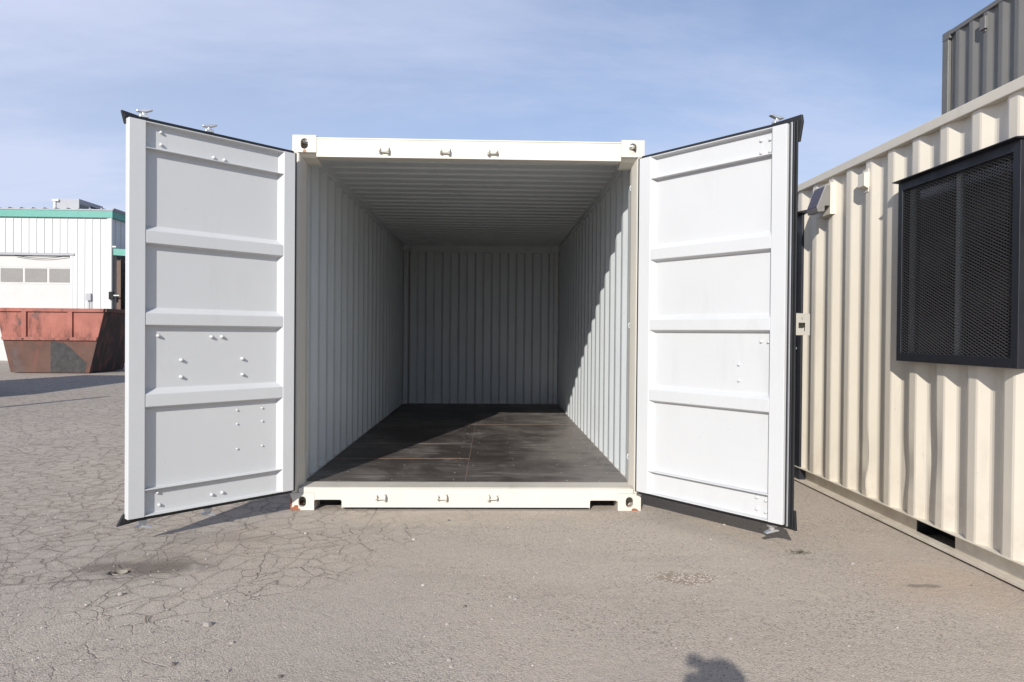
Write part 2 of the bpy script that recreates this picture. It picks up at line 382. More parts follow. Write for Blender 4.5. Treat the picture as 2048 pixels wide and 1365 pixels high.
def casting(parent, x0, x1, y0, y1, z0, z1, m, front, bev=.012):
    """hollow ISO corner fitting with an opening in the end, the side and the top or bottom; front=-1: end opening faces -y"""
    o = MB().box(x0, x1, y0, y1, z0, z1, m).build('corner_casting', parent)
    if front is None:
        o.modifiers.new('b', 'BEVEL').width = bev; return o
    cx, cy, cz = (x0+x1)/2, (y0+y1)/2, (z0+z1)/2
    c_ = MB(); w = .026
    c_.box(x0+w, x1-w, y0+w, y1-w, z0+w, z1-w, m)
    cut = c_.build('cut'); boolcut(o, cut)
    ya, yb = (y0-.02, y0+w+.01) if front < 0 else (y1-w-.01, y1+.02)
    boolcut(o, MB().prism(stadium(cx, cz, .052, .074), ya, yb, 'y', m).build('cut'))
    xo = x0 if abs(x0) > abs(x1) else x1
    sgn = 1 if xo == x1 else -1
    if z0 > 4 and sgn < 0 or True:
        boolcut(o, MB().prism(stadium(cy, cz, .055, .074), *sorted((xo-sgn*(w+.01), xo+sgn*.02)), 'x', m).build('cut'))
    zz_ = (z0-.02, z0+w+.01) if z0 % 2.5 < 1 and z0 < 2 else (z1-w-.01, z1+.02)
    boolcut(o, MB().prism(stadium(cx, cy, .06, .11), *zz_, 'z', m).build('cut'))
    bv = o.modifiers.new('bevel', 'BEVEL'); bv.width = bev; bv.segments = 3; bv.limit_method = 'ANGLE'; bv.angle_limit = R(50)
    return o

# ------------------------------------------------------------------ ground
def axis(lo, hi, fine):
    pts = [lo]
    x = lo
    while x < hi:
        st = 30.0
        for (a, b_, s_) in fine:
            if a <= x < b_: st = min(st, s_)
        nxt = x+st
        for (a, b_, s_) in fine:
            if x < a < nxt: nxt = a
        x = min(nxt, hi); pts.append(x)
    return np.array(pts)
gx = axis(-400, 400, [(-60, 60, 4), (-14, 8, .6), (-5, 4, .09), (-2.0, -1.5, .012)])
gy = axis(-300, 700, [(-60, 80, 4), (-6, 20, .6), (-3.6, 1, .09), (-1.45, -1.05, .012)])
XX, YY = np.meshgrid(gx, gy)
ZZ = np.zeros_like(XX)
w_ = np.clip((-XX-.2), 0, 1)*np.clip((YY+4), 0, 1)*np.clip(1.0-YY*.4, 0, 1)
ZZ += w_*(.004*np.sin(XX*3.1+YY*1.7)+.003*np.sin(XX*5.3-YY*6.1)) - .004*w_
dh = np.hypot((XX+1.755)/.043, (YY+1.235)/.043)
ZZ -= .09*np.clip((1.12-dh)/.25, 0, 1)
ZZ -= .010*np.exp(-((XX+1.7)**2/.12+(YY+1.22)**2/.04))
nx, ny = len(gx), len(gy)
vs = np.stack([XX.ravel(), YY.ravel(), ZZ.ravel()], 1)
idx = np.arange(nx*ny).reshape(ny, nx)
fs = np.stack([idx[:-1, :-1].ravel(), idx[:-1, 1:].ravel(), idx[1:, 1:].ravel(), idx[1:, :-1].ravel()], 1)
me = bpy.data.meshes.new('ground'); me.from_pydata(vs.tolist(), [], fs.tolist()); me.materials.append(MAT['asphalt'])
me.polygons.foreach_set('use_smooth', [True]*len(me.polygons))
ground = bpy.data.objects.new('ground', me); COL.objects.link(ground); struct(ground)
# pipe end in the drilled hole
mb = MB(); n = 26
for (ra, za, rb, zb) in ((.034, -.016, .036, -.015), (.034, -.016, .032, -.10), (.036, -.015, .037, -.05)):
    v_ = []; 
    for (r_, z_) in ((ra, za), (rb, zb)):
        v_ += [(r_*math.cos(2*math.pi*i/n), r_*math.sin(2*math.pi*i/n), z_) for i in range(n)]
    mb.add(v_, [(i, (i+1) % n, n+(i+1) % n, n+i) for i in range(n)], 'concrete')
mb.cyl((0, 0, -.060), (0, 0, -.055), .0325, .0325, 'dark', 20)
o = mb.build('drain_hole', smooth=False); o.location = (-1.755, -1.235, -.006)
tag(o, 'small round pipe hole sunk in the dark stained patch of cracked asphalt', 'drain hole')

# loose grit lying on the asphalt
def pebble(mb, x, y, r, m, z0=0):
    k = 7; a0 = random.random()*6
    ring = [(x+r*(.75+.4*random.random())*math.cos(a0+2*math.pi*i/k), y+r*(.6+.35*random.random())*math.sin(a0+2*math.pi*i/k)) for i in range(k)]
    v_ = [(p[0], p[1], z0-.001) for p in ring]+[(x+(p[0]-x)*.75, y+(p[1]-y)*.75, z0+r*(.55+.3*random.random())) for p in ring]+[(x, y, z0+r*.85)]
    mb.add(v_, [(i, (i+1) % k, k+(i+1) % k, k+i) for i in range(k)]+[(k+i, k+(i+1) % k, 2*k) for i in range(k)], m)
MAT['grit_light'] = paint('grit_light', (.46, .43, .39), .8, .2, 0)
MAT['grit_dark'] = paint('grit_dark', (.14, .125, .11), .8, .3, 0)
mb = MB()
for i in range(2600):
    x = random.uniform(-3.6, 3.0); y = random.uniform(-3.4, 2.0) if x < -1.4 or x > 1.3 else random.uniform(-3.4, -.1)
    if x > 2.6 : continue
    r = random.choice((.002, .0025, .003, .004)) * random.uniform(.8, 1.3)
    if random.random() < .02: r = random.uniform(.007, .011)
    pebble(mb, x, y, r, random.choice(('grit_light', 'stone', 'grit_dark', 'stone')))
for i in range(260):
    a = random.uniform(0, 6.28); q = random.random()**.9*1.25
    pebble(mb, 1.15+.20*q*math.cos(a), -1.385+.11*q*math.sin(a), random.uniform(.0015, .0034), random.choice(('grit_light', 'stone', 'stone')))
struct(mb.build('gravel'), 'stuff')
for (x, y, r, lb) in ((-1.02, -1.98, .020, 'jagged grey stone on open asphalt, the largest loose stone in the foreground'),
                      (-1.56, -1.62, .014, 'small tan stone lying on the asphalt just below the drain hole'),
                      (2.13, -1.18, .013, 'pale chip of stone near the base of the beige container')):
    mb = MB(); random.seed(int(abs(x)*100)); pebble(mb, 0, 0, r, 'stone'); o = mb.build('stone'); o.location = (x, y, 0); tag(o, lb, 'stone', 'loose stones on the asphalt')
# dry weed tuft
mb = MB()
for i in range(70):
    a = random.uniform(0, 6.28); r = random.uniform(0, .06); L_ = random.uniform(.015, .035); a2 = random.uniform(0, 6.28)
    x, y = r*math.cos(a)*1.3, r*math.sin(a)*.6; dx, dy = math.cos(a2)*L_*.9, math.sin(a2)*L_*.9
    mb.add([(x-.0015, y, 0), (x+.0015, y, 0), (x+dx, y+dy, L_*.6)], [(0, 1, 2)], 'shrub')
    mb.add([(x, y-.0015, 0), (x, y+.0015, 0), (x+dx, y+dy, L_*.6)], [(0, 1, 2)], 'shrub')
o = mb.build('weed_tuft'); o.location = (1.93, -.98, 0); tag(o, 'tiny flattened dark weed tuft growing from the asphalt by the open right door', 'weed')

# ------------------------------------------------------------------ the open container
box = thing('shipping_container', 'open cream shipping container, empty, with both white-lined doors swung wide', 'container')
FZ = .166
# corner castings
for sx_ in (-1, 1):
    x0, x1 = sorted((sx_*1.219, sx_*1.057))
    casting(box, x0, x1, 0, .178, 0, .118, 'cream_rust', -1)
    casting(box, x0, x1, 0, .178, 2.473, 2.591, 'cream_rust' if sx_ < 0 else 'cream', -1)
    casting(box, x0, x1, 5.880, 6.058, 0, .118, 'cream', None)
    casting(box, x0, x1, 5.880, 6.058, 2.473, 2.591, 'inner', None)
    # front post: stepped section
    S = sx_
    poly = [(S*1.216, .004), (S*1.178, .004), (S*1.170, .016), (S*1.160, .052), (S*1.1585, .058), (S*1.1485, .100), (S*1.1495, .165), (S*1.216, .165)]
    MB().prism(poly, .118, 2.473, 'z', 'cream').build('corner_post', box, .004)
    MB().box(*sorted((S*1.216, S*1.10)), 5.965, 6.05, .118, 2.473, 'cream').build('corner_post', box, .004)
    MB().box(*sorted((S*1.166, S*1.105)), 5.905, 5.963, FZ, 2.53, 'inner').build('corner_post', box, .006)
    for z in (.30, 1.25, 2.32):
        mb = MB(); p = [(S*1.166, 5.87, z), (S*1.13, 5.86, z), (S*1.10, 5.87, z)]
        mb.cyl((S*1.168, 5.895, z), (S*1.115, 5.885, z), .007, .007, 'inner'); mb.cyl((S*1.115, 5.885, z-.002), (S*1.115, 5.90, z+.06), .007, .007, 'inner')
        mb.build('lashing_ring', box)
    for z in (.36, 1.30, 2.28):
        mb = MB(); mb.cyl((S*1.150, .12, z-.020), (S*1.140, .115, z), .0035, .0035, 'inner', 8); mb.cyl((S*1.140, .115, z), (S*1.150, .12, z+.020), .0035, .0035, 'inner', 8)
        mb.build('lashing_ring', box)
    # side rails
    mb = MB(); mb.box(*sorted((S*1.219, S*1.160)), .178, 5.88, 2.505, 2.578, 'inner')
    mb.build('top_rail', box, .005)
    MB().prism([(S*1.214, .03), (S*1.17, .03), (S*1.17, .155), (S*1.214, .155)], .178, 5.88, 'y', 'cream').build('bottom_rail', box, .003)
    # side wall
    mb = MB()
    corr(mb, (S*1.212, .166, 0), (0, 1, 0), (S, 0, 0), 5.80, FZ-.012, 2.51, 'cream', 'inner', start=.02)
    mb.build('side_wall', box)
    # gusset under the header
    MB().prism([(.004, 2.4725), (.050, 2.446), (.110, 2.420), (.165, 2.418), (.165, 2.4725)], *sorted((S*1.0575, S*1.166)), 'x', 'cream').build('gusset', box, .003)
# rear wall
mb = MB(); corr(mb, (-1.12, 6.035, 0), (1, 0, 0), (0, 1, 0), 2.24, FZ-.01, 2.47, 'cream', 'inner', pieces=(.110, .018, .104, .018), depth=.046, start=.09)
mb.box(-1.105, 1.105, 5.955, 6.03, 2.462, 2.572, 'inner'); mb.build('rear_wall', box)
# roof
mb = MB(); corr(mb, (0, .13, 0), (0, 1, 0), (0, 0, 1), 5.87, -1.165, 1.165, 'cream', 'inner', pieces=(.091, .0135, .091, .0135), depth=.013, th=.002, up=(1, 0, 0))
for i in range(len(mb.v)): mb.v[i] = (mb.v[i][0], mb.v[i][1], mb.v[i][2]+2.576)
mb.build('roof', box)
# header
mb = MB()
mb.prism([(.006, 2.444), (.006, 2.566), (.002, 2.568), (.002, 2.577), (.05, 2.582), (.14, 2.582), (.14, 2.540), (.120, 2.448), (.10, 2.444)], -1.057, 1.057, 'x', 'cream')
mb.build('header', box, .0025)
# sill with fork notches
poly = [(-1.057, .152), (-1.057, .066), (-1.045, .072), (-.878, .072), (-.868, .064), (-.868, .019), (.861, .019), (.861, .064), (.871, .070), (1.040, .070), (1.057, .062), (1.057, .152)]
mb = MB(); mb.prism(poly, .003, .012, 'y', 'cream')
mb.box(-1.165, -1.0571, .003, .012, .119, .152, 'cream'); mb.box(1.0571, 1.165, .003, .012, .119, .152, 'cream')
for xx in (-.866, .859): mb.box(xx-.004, xx+.004, .012, .15, .012, .14, 'cream')
mb.box(-1.05, 1.05, .012, .15, .0725, .078, 'cream') if False else None
mb.build('door_sill', box, .0015)
mb = MB(); mb.prism([(.003, .1525), (.003, .160), (.125, .1695), (.150, .1695), (.150, .1525)], -1.1505, 1.1505, 'x', 'tread')
mb.build('threshold', box, .002)
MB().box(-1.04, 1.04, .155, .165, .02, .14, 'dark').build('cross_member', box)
for k in range(1, 12): MB().box(-1.165, 1.165, .165+k*.47, .205+k*.47, .03, .138, 'cream').build('cross_member', box)
# floor boards: panels with pale seams and screws
mb = MB()
mb.box(-1.170, 1.170, .151, 6.0, .140, FZ-.0012, 'seam')
XS = -.02; seamsL = (.151, 1.13, 1.96, 3.47, 5.98); seamsR = (.151, 3.46, 5.98)
seamsL2 = (1.13,)
for (xa, xb, ys) in ((-1.168, XS-.0014, seamsL), (XS+.0014, 1.168, seamsR)):
    for a, b_ in zip(ys[:-1], ys[1:]): mb.box(xa, xb, a+.011, b_-.011, FZ-.0011, FZ, 'ply')
fl = mb.build('plywood_floor', box)
mb = MB()
for yy in [.22+.305*k for k in range(19)]:
    for xx in (-1.08, -.92, -.55, -.1, XS-.06, XS+.06, .34, .72, .95, 1.08):
        x_, y_ = xx+random.uniform(-.02, .02), yy+random.uniform(-.015, .015)
        if random.random() < .3: continue
        mb.cyl((x_, y_, FZ), (x_, y_, FZ+.0012), .0045, .004, 'screw', 8)
struct(mb.build('floor_screws', box), 'stuff')
# keepers for the lock rods
for z, xs in ((2.493, (-.591, -.171, .158)), (.092, (-.596, -.173, .178))):
    for i, x in enumerate(xs):
        f = 1 if i < 2 else -1
        mb = MB(); y0 = .006 if z > 1 else .003
        mb.box(x-.040, x+.040, y0-.006, y0, z-.020, z+.020, 'cream')
        for dx, w, hh in ((-.028*f, .012, .017), (.028*f, .015, .024)):
            mb.prism([(y0-.006, z-hh*.8), (y0-.030, z-hh), (y0-.042, z-hh*.3), (y0-.040, z+hh*.6), (y0-.006, z+hh)], x+dx-w/2, x+dx+w/2, 'x', 'cream')
        mb.cyl((x-.028, y0-.022, z-.010), (x+.028, y0-.022, z-.010), .005, .005, 'cream', 8)
        mb.build('cam_keeper', box, .003)

# doors
ZB, ZT = .163, 2.433
def make_door(side):
    if side == 'L': hx, a, W, s_ = -1.166, R(42.1), 1.064, 1; u = (-math.sin(a), -math.cos(a))
    else: hx, a, W, s_ = 1.160, R(36.7), 1.097, -1; u = (math.sin(a), -math.cos(a))
    T = Matrix.Translation((hx, -.118, 0)) @ Matrix.Rotation(math.atan2(u[1], u[0]), 4, 'Z')
    u0, u1 = (.083, .972) if side == 'L' else (.098, 1.004)
    Pn = lambda n_: s_*n_
    mb = MB()
    D_ = .038
    for (pu) in ([(0, 0), (u0, 0), (u0+.028, -D_), (u0+.028, -.048), (0, -.048)], [(u1, 0), (W, 0), (W, -.048), (u1-.004, -.048), (u1-.004, -D_+.004)]):
        mb.prism([(p[0], Pn(p[1])) for p in pu], ZB, ZT, 'z', 'door')
    prof = [(ZB+.001, -.046), (ZB+.001, -.001), (ZB+.007, -.001), (ZB+.012, -.034), (.311, -.034), (.314, -.001), (.320, -.001), (.322, -D_)]
    for zb_, zt_ in ((.795, .867), (1.267, 1.335), (1.738, 1.809)):
        prof += [(zb_-.014, -D_), (zb_, -.0022), (zt_, -.0022), (zt_+.032, -D_)]
    prof += [(2.276, -D_), (2.279, -.001), (2.285, -.001), (2.288, -.034), (2.418, -.034), (2.425, -.001), (ZT-.001, -.001), (ZT-.001, -.046)]
    mb.prism([(Pn(n_), z) for z, n_ in prof], u0+.002, u1-.002, 'x', 'door')
    door = mb.build('door', box, .0035, 3); door.matrix_local = T
    door['label'] = 'left door leaf swung open with its white ribbed inner face in view' if side == 'L' else 'right door leaf swung open with lock box beyond its free edge'
    # bolts
    bl = []
    if side == 'L':
        for (u_, z) in ((.907, 1.204), (.583, 1.199), (.516, 1.200), (.770, 1.060), (.378, 1.060), (.770, .959), (.377, .959)): bl.append((u_-.02, z, .0105, .020, D_))
        for (u_, z) in ((.411, .732), (.236, .733), (.410, .644), (.234, .647), (.409, .485), (.234, .486)): bl.append((u_-.02, z, .0065, .010, D_))
        for (u_, z) in ((.894, 2.391), (.892, 2.319), (.573, 2.305), (.504, 2.303), (.576, .221), (.508, .223), (.895, .213), (.907, .287)): bl.append((u_-.018, z, .0100, .016, .034))
    else:
        for (u_, z) in ((.938, 1.200), (.985, 1.198), (.788, 1.060), (.790, .964)): bl.append((u_-.01, z, .0095, .014, D_))
        for (u_, z) in ((.924, 2.377), (.925, 2.305), (.983, 2.372), (.983, 2.303), (.924, .285), (.925, .217), (.983, .276), (.983, .209)): bl.append((u_-.01, z, .0105, .014, .034))
    for (u_, z, r_, h_, d_) in bl:
        m_ = MB(); m_.dome((u_, Pn(-d_), z), (0, s_, 0), r_, h_, 'door', 12); b2 = m_.build('bolt', door, smooth=True)
    # gasket
    mb = MB()
    def gb(ua, ub, na, nb, za, zb_, m='rubber'): mb.box(ua, ub, *sorted((Pn(na), Pn(nb))), za, zb_, m)
    gb(-.004, W-.004, -.012, -.030, ZT+.0005, ZT+.008); gb(-.012, W+.010, -.036, -.050, ZT+.0005, ZT+.026)
    gb(-.004, W-.004, -.012, -.030, ZB-.008, ZB-.0005); gb(-.012, W+.010, -.036, -.050, ZB-.024, ZB-.0005)
    gb(-.016, -.0005, -.006, -.050, ZB-.006, ZT+.006)
    if side == 'L':
        fl1 = [(W-.012, ZT-.012), (W-.012, ZT+.02), (W-.07, ZT+.028), (W+.034, ZT+.040), (W+.016, ZT-.02)]
        fl1 = [(W-.09, ZT+.0265), (W+.024, ZT+.042), (W+.008, ZT-.022), (W+.0005, ZT-.034), (W+.0005, ZT+.001), (W-.03, ZT+.001)]
        fl2 = [(W-.09, ZB-.0245), (W+.042, ZB-.038), (W+.010, ZB+.020), (W+.0005, ZB+.030), (W+.0005, ZB-.001), (W-.03, ZB-.001)]
        for f_ in (fl1, fl2): mb.prism([(p[0], p[1]) for p in f_], *sorted((Pn(-.040), Pn(-.062))), 'y', 'rubber')
    else:
        gb(W+.0005, W+.0065, -.020, -.031, ZB-.004, ZT+.006)
        gb(W+.0005, W+.014, -.0315, -.037, ZB-.01, ZT+.010, 'strip')
        gb(W+.0005, W+.024, -.0375, -.047, ZB-.014, ZT+.016)
        gb(W-.010, W+.036, -.0505, -.060, ZB-.02, ZT+.02)
        fl1 = [(W-.16, ZT+.0265), (W-.13, ZT+.038), (W+.052, ZT+.050), (W+.058, ZT+.010), (W+.040, ZT-.10), (W+.0005, ZT-.10), (W+.0005, ZT+.001), (W-.16, ZT+.001)]
        fl2 = [(W-.06, ZB-.0245), (W+.048, ZB-.034), (W+.040, ZB+.08), (W+.0005, ZB+.08), (W+.0005, ZB-.001), (W-.06, ZB-.001)]
        for f_ in (fl1, fl2): mb.prism(f_, *sorted((Pn(-.0605), Pn(-.078))), 'y', 'rubber')
    mb.build('gasket', door, .003)
    # lock rods on the outer face
    us = (.948, .556) if side == 'L' else (.980,)
    for k, u_ in enumerate(us):
        mb = MB(); n0 = -.085
        mb.cyl((u_, Pn(n0), .10), (u_, Pn(n0), 2.49), .017, .017, 'galv', 14)
        for e_, zc in ((1, 2.472), (-1, .128)):
            Tq = Matrix.Translation((u_, Pn(n0), zc)) @ Matrix.Rotation(R(-20 if side == 'L' else 62), 4, 'Z')
            mb.box(-.024, .024, -.020, .020, *sorted((e_*-.004, e_*.012)), 'galv', Tq)
            mb.prism([(-.012, 0), (.012, 0), (.009, e_*.030), (-.009, e_*.030)], -.010, .010, 'y', 'galv', Tq)
            mb.prism([(-.046, e_*.044), (-.040, e_*.050), (.038, e_*.036), (.040, e_*.028), (.010, e_*.026), (-.014, e_*.030)], -.016, .016, 'y', 'galv', Tq)
        mb.build('lock_rod', door, .0025)
        for z in (.5, .95, 1.4, 1.9): MB().box(u_-.035, u_+.035, *sorted((Pn(-.0485), Pn(-.106))), z-.012, z+.012, 'cream').build('rod_bracket', door, .003)
    for z in (.35, .95, 1.6, 2.25):
        MB().box(-.03, .10, *sorted((Pn(-.0485), Pn(-.058))), z-.03, z+.03, 'cream').build('hinge', door, .002)
    MB().box(.02, W-.02, *sorted((Pn(-.0482), Pn(-.0500))), ZB+.02, ZT-.02, 'cream').build('outer_skin', door)
    if side == 'R':
        mb = MB(); ua, ub = W-.13, W+.010; na, nb = -.105, -.250; za, zb_ = 1.240, 1.366
        gb2 = lambda a_, b_, c_, d_, e_, f_, m='cream': mb.box(a_, b_, *sorted((Pn(c_), Pn(d_))), e_, f_, m)
        gb2(ua, ub, na, nb, zb_-.004, zb_); gb2(ua, ub, nb, nb+.004, za, zb_-.0041)      # top, outer side
        gb2(ub-.004, ub, na, -.128, za, zb_-.0041); gb2(ub-.004, ub, -.206, nb+.0041, za, zb_-.0041)
        gb2(ub-.004, ub, -.1281, -.2059, 1.312, zb_-.0041); gb2(ub-.004, ub, -.1281, -.190, za, 1.280)
        gb2(ub-.004, ub, -.1901, -.2059, za, 1.262)
        gb2(ua, ua+.004, na, nb+.0041, za, zb_-.0041)
        gb2(ua+.03, ua+.034, na, nb+.0045, za, zb_-.0045)
        gb2(ua+.0041, ub-.0041, na+.0, -.110, za+.002, zb_-.0045)
        # small embossed arrow mark above the slot
        mb.prism([(Pn(-.158), 1.332), (Pn(-.170), 1.332), (Pn(-.164), 1.346)], ub, ub+.0012, 'x', 'lampbody')
        mb.build('lock_box', door, .0015)
    return door
dl = make_door('L'); dr = make_door('R')

# ------------------------------------------------------------------ beige office container on the right
XF = 2.756; OY0, OY1 = -2.95, 3.11
off = thing('office_container', 'beige corrugated office container with a mesh-guarded window and a black door', 'container', (XF, 0, 0))
def ob(mb, x0, x1, y0, y1, z0, z1, m='beige'): return mb.box(x0, x1, y0, y1, z0, z1, m)
def dent(a_, z):
    y = OY1-.16-a_; d = 0
    for (yc, zc, wy, wz, amp) in ((-.85, .56, .05, .17, .022), (-.10, .42, .035, .13, .016), (-.12, .24, .03, .08, -.010), (-.60, .42, .04, .12, .012), (.0, .60, .03, .08, .010)):
        d += amp*math.exp(-((y-yc)/wy)**2-((z-zc)/wz)**2)
    return d
# ridge start so that a flat's far edge falls at y = 0.925, 0.639, 0.366, 0.089 ...
# front (-x) side wall, split round the door and window openings
WY0, WY1, WZ0, WZ1 = -1.575, -.575, 1.11, 2.17     # window opening
DY0, DY1, DZ1 = .955, 1.875, 2.26                # door opening
yfar = OY1-.16
def wallstrip(ya, yb, za, zb_, nz=1, mb=None):
    st0 = (yfar-.072*0 - yb)
    ph = (yfar-yb+.0475) % .278
    def dn(a_, z): return dent(a_+(yfar-yb), z)
    corr(mb, (0, yb, 0), (0, -1, 0), (-1, 0, 0), yb-ya, za, zb_, 'beige', 'roomwall', nz=nz, start=ph, dent=dn if nz > 1 else None)
mb = MB()
wallstrip(DY1, yfar, .134, 2.455, 1, mb); wallstrip(DY0, DY1, DZ1, 2.455, 1, mb)
wallstrip(WY1, DY0, .134, 2.455, 70, mb); wallstrip(WY0, WY1, .134, WZ0, 40, mb); wallstrip(WY0, WY1, WZ1, 2.455, 1, mb)
wallstrip(OY0+.16, WY0, .134, 2.455, 1, mb)
sw = mb.build('side_wall', off, smooth=False)
mb = MB(); ob(mb, -.014, .046, OY0+.16, OY1-.16, 2.455, 2.515); mb.build('top_rail', off, .004)
mb = MB()
for (a, b_) in ((OY0+.16, -1.005), (-.625, OY1-.16)): ob(mb, .052, .060, a, b_, .030, .1255)
ob(mb, -.006, .062, OY0+.16, OY1-.16, .1257, .1338); ob(mb, -.004, .0618, OY0+.16, OY1-.16, .012, .0298)
mb.build('bottom_rail', off, .002)
mb = MB(); ob(mb, .20, .24, -1.03, -.60, .012, .125, 'dark'); ob(mb, .061, .20, -1.012, -1.006, .012, .125, 'dark'); ob(mb, .061, .20, -.624, -.618, .012, .125, 'dark')  # inside faces painted near-black for the shade within the pocket
mb.build('fork_pocket', off)
for y0 in (OY0, OY1-.16):
    MB().box(-.002, .16, y0+.0005, y0+.1595, .118, 2.46, 'beige').build('corner_post', off, .004)
    MB().box(2.28, 2.436, y0+.0005, y0+.1595, .118, 2.46, 'beige').build('corner_post', off, .004)
    for xa, xb in ((-.006, .160), (2.278, 2.440)):
        for za, zb_ in ((0, .1178), (2.4602, 2.53)): MB().box(xa, xb, y0-.002, y0+.162, za, zb_, 'beige').build('corner_casting', off, .006)
mb = MB(); ob(mb, .062, 2.42, OY0+.02, OY1-.02, 2.460, 2.495, 'beige'); mb.build('roof', off)
mb = MB(); ob(mb, .062, 2.42, OY0+.02, OY1-.02, .1, .16, 'dark'); mb.build('floor', off)
mb = MB(); ob(mb, 2.39, 2.43, OY0+.16, OY1-.16, .134, 2.46, 'beige'); mb.build('side_wall', off)
for y0 in (OY0+.04, OY1-.08): MB().box(.16, 2.28, y0, y0+.04, .16, 2.46, 'beige').build('end_wall', off)
MB().box(.10, 2.38, -1.95, -1.90, .16, 2.46, 'roomwall').build('partition', off)
MB().box(.062, .066, OY0+.2, WY0-.03, .16, 2.455, 'roomwall').build('wall_lining', off)
# window
win = MB()
fy0, fy1, fz0, fz1 = -1.604, -.550, 1.085, 2.197
for a in ((fy0, fy0+.050, fz0, fz1), (fy1-.046, fy1, fz0, fz1), (fy0+.0502, fy1-.0462, fz0, fz0+.052), (fy0+.0502, fy1-.0462, fz1-.052, fz1)):
    win.box(-.046, .052, a[0], a[1], a[2], a[3], 'black')
win.prism([(-.078, fz1+.004), (-.078, fz1+.010), (.02, fz1+.016), (.02, fz1+.0005), (-.046, fz1+.0005)], fy0-.012, fy1+.018, 'y', 'black')
wf = win.build('window', off, .002)
mb = MB()   # expanded metal guard
py_, pz_ = .040, .0172
A0, A1, B0, B1 = fy0+.048, fy1-.044, fz0+.050, fz1-.050
ry = int((A1-A0)/py_)+1; rz_ = int((B1-B0)/pz_)+1
for j in range(rz_*2+1):
    for i in range(ry+1):
        yc = A0+i*py_+(py_/2 if j % 2 else 0); zc = B0+j*pz_/2
        for dx in (-1, 1):
            y1_, z1_ = yc, zc; y2_, z2_ = yc+dx*py_/2, zc+pz_/2
            if min(y1_, y2_) < A0-.002 or max(y1_, y2_) > A1+.002 or z2_ > B1+.002: continue
            t_ = .0013
            mb.add([(-.0385, y1_, z1_-t_), (-.0340, y1_, z1_+t_*1.6), (-.0385, y2_, z2_-t_), (-.0340, y2_, z2_+t_*1.6)], [(0, 1, 3, 2)], 'guard')
            mb.add([(-.0385, y1_, z1_-t_), (-.0397, y1_, z1_+t_*.6), (-.0385, y2_, z2_-t_), (-.0397, y2_, z2_+t_*.6)], [(0, 1, 3, 2)], 'guard')
mb.build('guard_mesh', wf)
MB().box(.012, .016, WY0+.02, WY1-.02, WZ0+.02, WZ1-.02, 'glass').build('pane', wf)
mb = MB()
for a in ((-1.555, -1.515), (-.640, -.600), (-1.088, -1.052)): mb.box(.001, .050, a[0], a[1], 1.12, 2.16, 'galvdull')
for z in (1.12, 2.13): mb.box(.022, .058, -1.514, -1.089, z, z+.03, 'black'); mb.box(.022, .058, -1.051, -.641, z, z+.03, 'black')
mb.build('sash', wf)
# room fittings and added pale stand-ins behind the glass
MB().box(.25, .60, -2.0, -.4, .86, .89, 'dark').build('counter', off)
MB().box(1.2, 1.45, -1.5, -.2, 2.36, 2.40, 'pale').build('pale_ceiling_bar', off)  # unlit pale bar added for a bright mark in the window
for k, (y_, w, h, lb) in enumerate(((-1.215, .10, .13, 'small pale carton standing in for a bright patch in the mesh window, leftmost of the row on the counter'), (-1.36, .12, .24, 'tallest pale carton standing in for a bright patch in the mesh window, in the middle of the row'), (-1.50, .11, .18, 'pale carton standing in for a bright patch in the mesh window, hard against its right frame'))):
    mb = MB(); mb.box(-.02, .02, -w/2, w/2, 0, h, 'pale'); mb.box(-.021, .021, -.012, .012, .0, h+.001, 'lampbody'); o = mb.build('block', None, .003)
    o.location = (XF+.075, y_, 1.1102); tag(o, lb, 'box', 'stand-in blocks behind the mesh window')  # added pale blocks, standing in for bright rectangles in the glass
MB().box(.07, .22, -1.62, -1.06, 1.085, 1.1098, 'roomwall').build('shelf', off)
# black personnel door
dm = MB()
dm.box(-.004, .05, DY0+.002, DY1-.002, .136, DZ1-.002, 'black'); dm.box(-.014, -.0042, DY0+.09, DY1-.09, .30, 2.12, 'black')
dm.prism([(-.06, DZ1+.004), (-.06, DZ1+.012), (.03, DZ1+.030), (.03, DZ1)], DY0-.03, DY1+.03, 'y', 'black')
dd = dm.build('door', off, .003)
mb = MB(); mb.cyl((-.014, 1.02, 1.13), (-.06, 1.02, 1.13), .012, .012, 'galv'); mb.cyl((-.06, 1.02, 1.13), (-.06, 1.13, 1.13), .010, .010, 'galv'); mb.build('handle', dd)
MB().box(-.004, .050, DY0+.002, DY1-.002, .0302, .1254, 'black').build('door_threshold', off)
# wall lamp
mb = MB(); mb.box(-.030, .036, .400, .640, 2.165, 2.405, 'beige'); mb.build('lamp_bracket', off, .003)
lm = MB()
lm.prism([(-.031, 2.385), (-.066, 2.385), (-.132, 2.215), (-.122, 2.180), (-.070, 2.185), (-.070, 2.228), (-.031, 2.228)], .405, .585, 'y', 'lampbody')
lo = lm.build('wall_lamp', off, .004)
MAT['lens'] = paint('ribbed_lamp_lens', (.05, .045, .07), .35, .1, 0)
ln = MB()
for k in range(14): ln.prism([(-.0715, 2.373), (-.1310, 2.220), (-.1345, 2.220), (-.075, 2.374)], .415+k*.0118, .4225+k*.0118, 'y', 'lens')
ln.build('lens', lo)
# vent
vm = MB(); vm.box(-.004, .0365, -.105, -.025, 2.235, 2.262, 'beige')
vm.box(-.004, .0365, -.105, -.025, 2.372, 2.396, 'beige')
vm.prism([(-.0042, 2.375), (-.036, 2.365), (-.036, 2.275), (-.0042, 2.257)], -.110, -.020, 'y', 'beige'); vm.box(-.0041, .0365, -.109, -.021, 2.2621, 2.3719, 'beige')
vm.build('vent', off, .003)

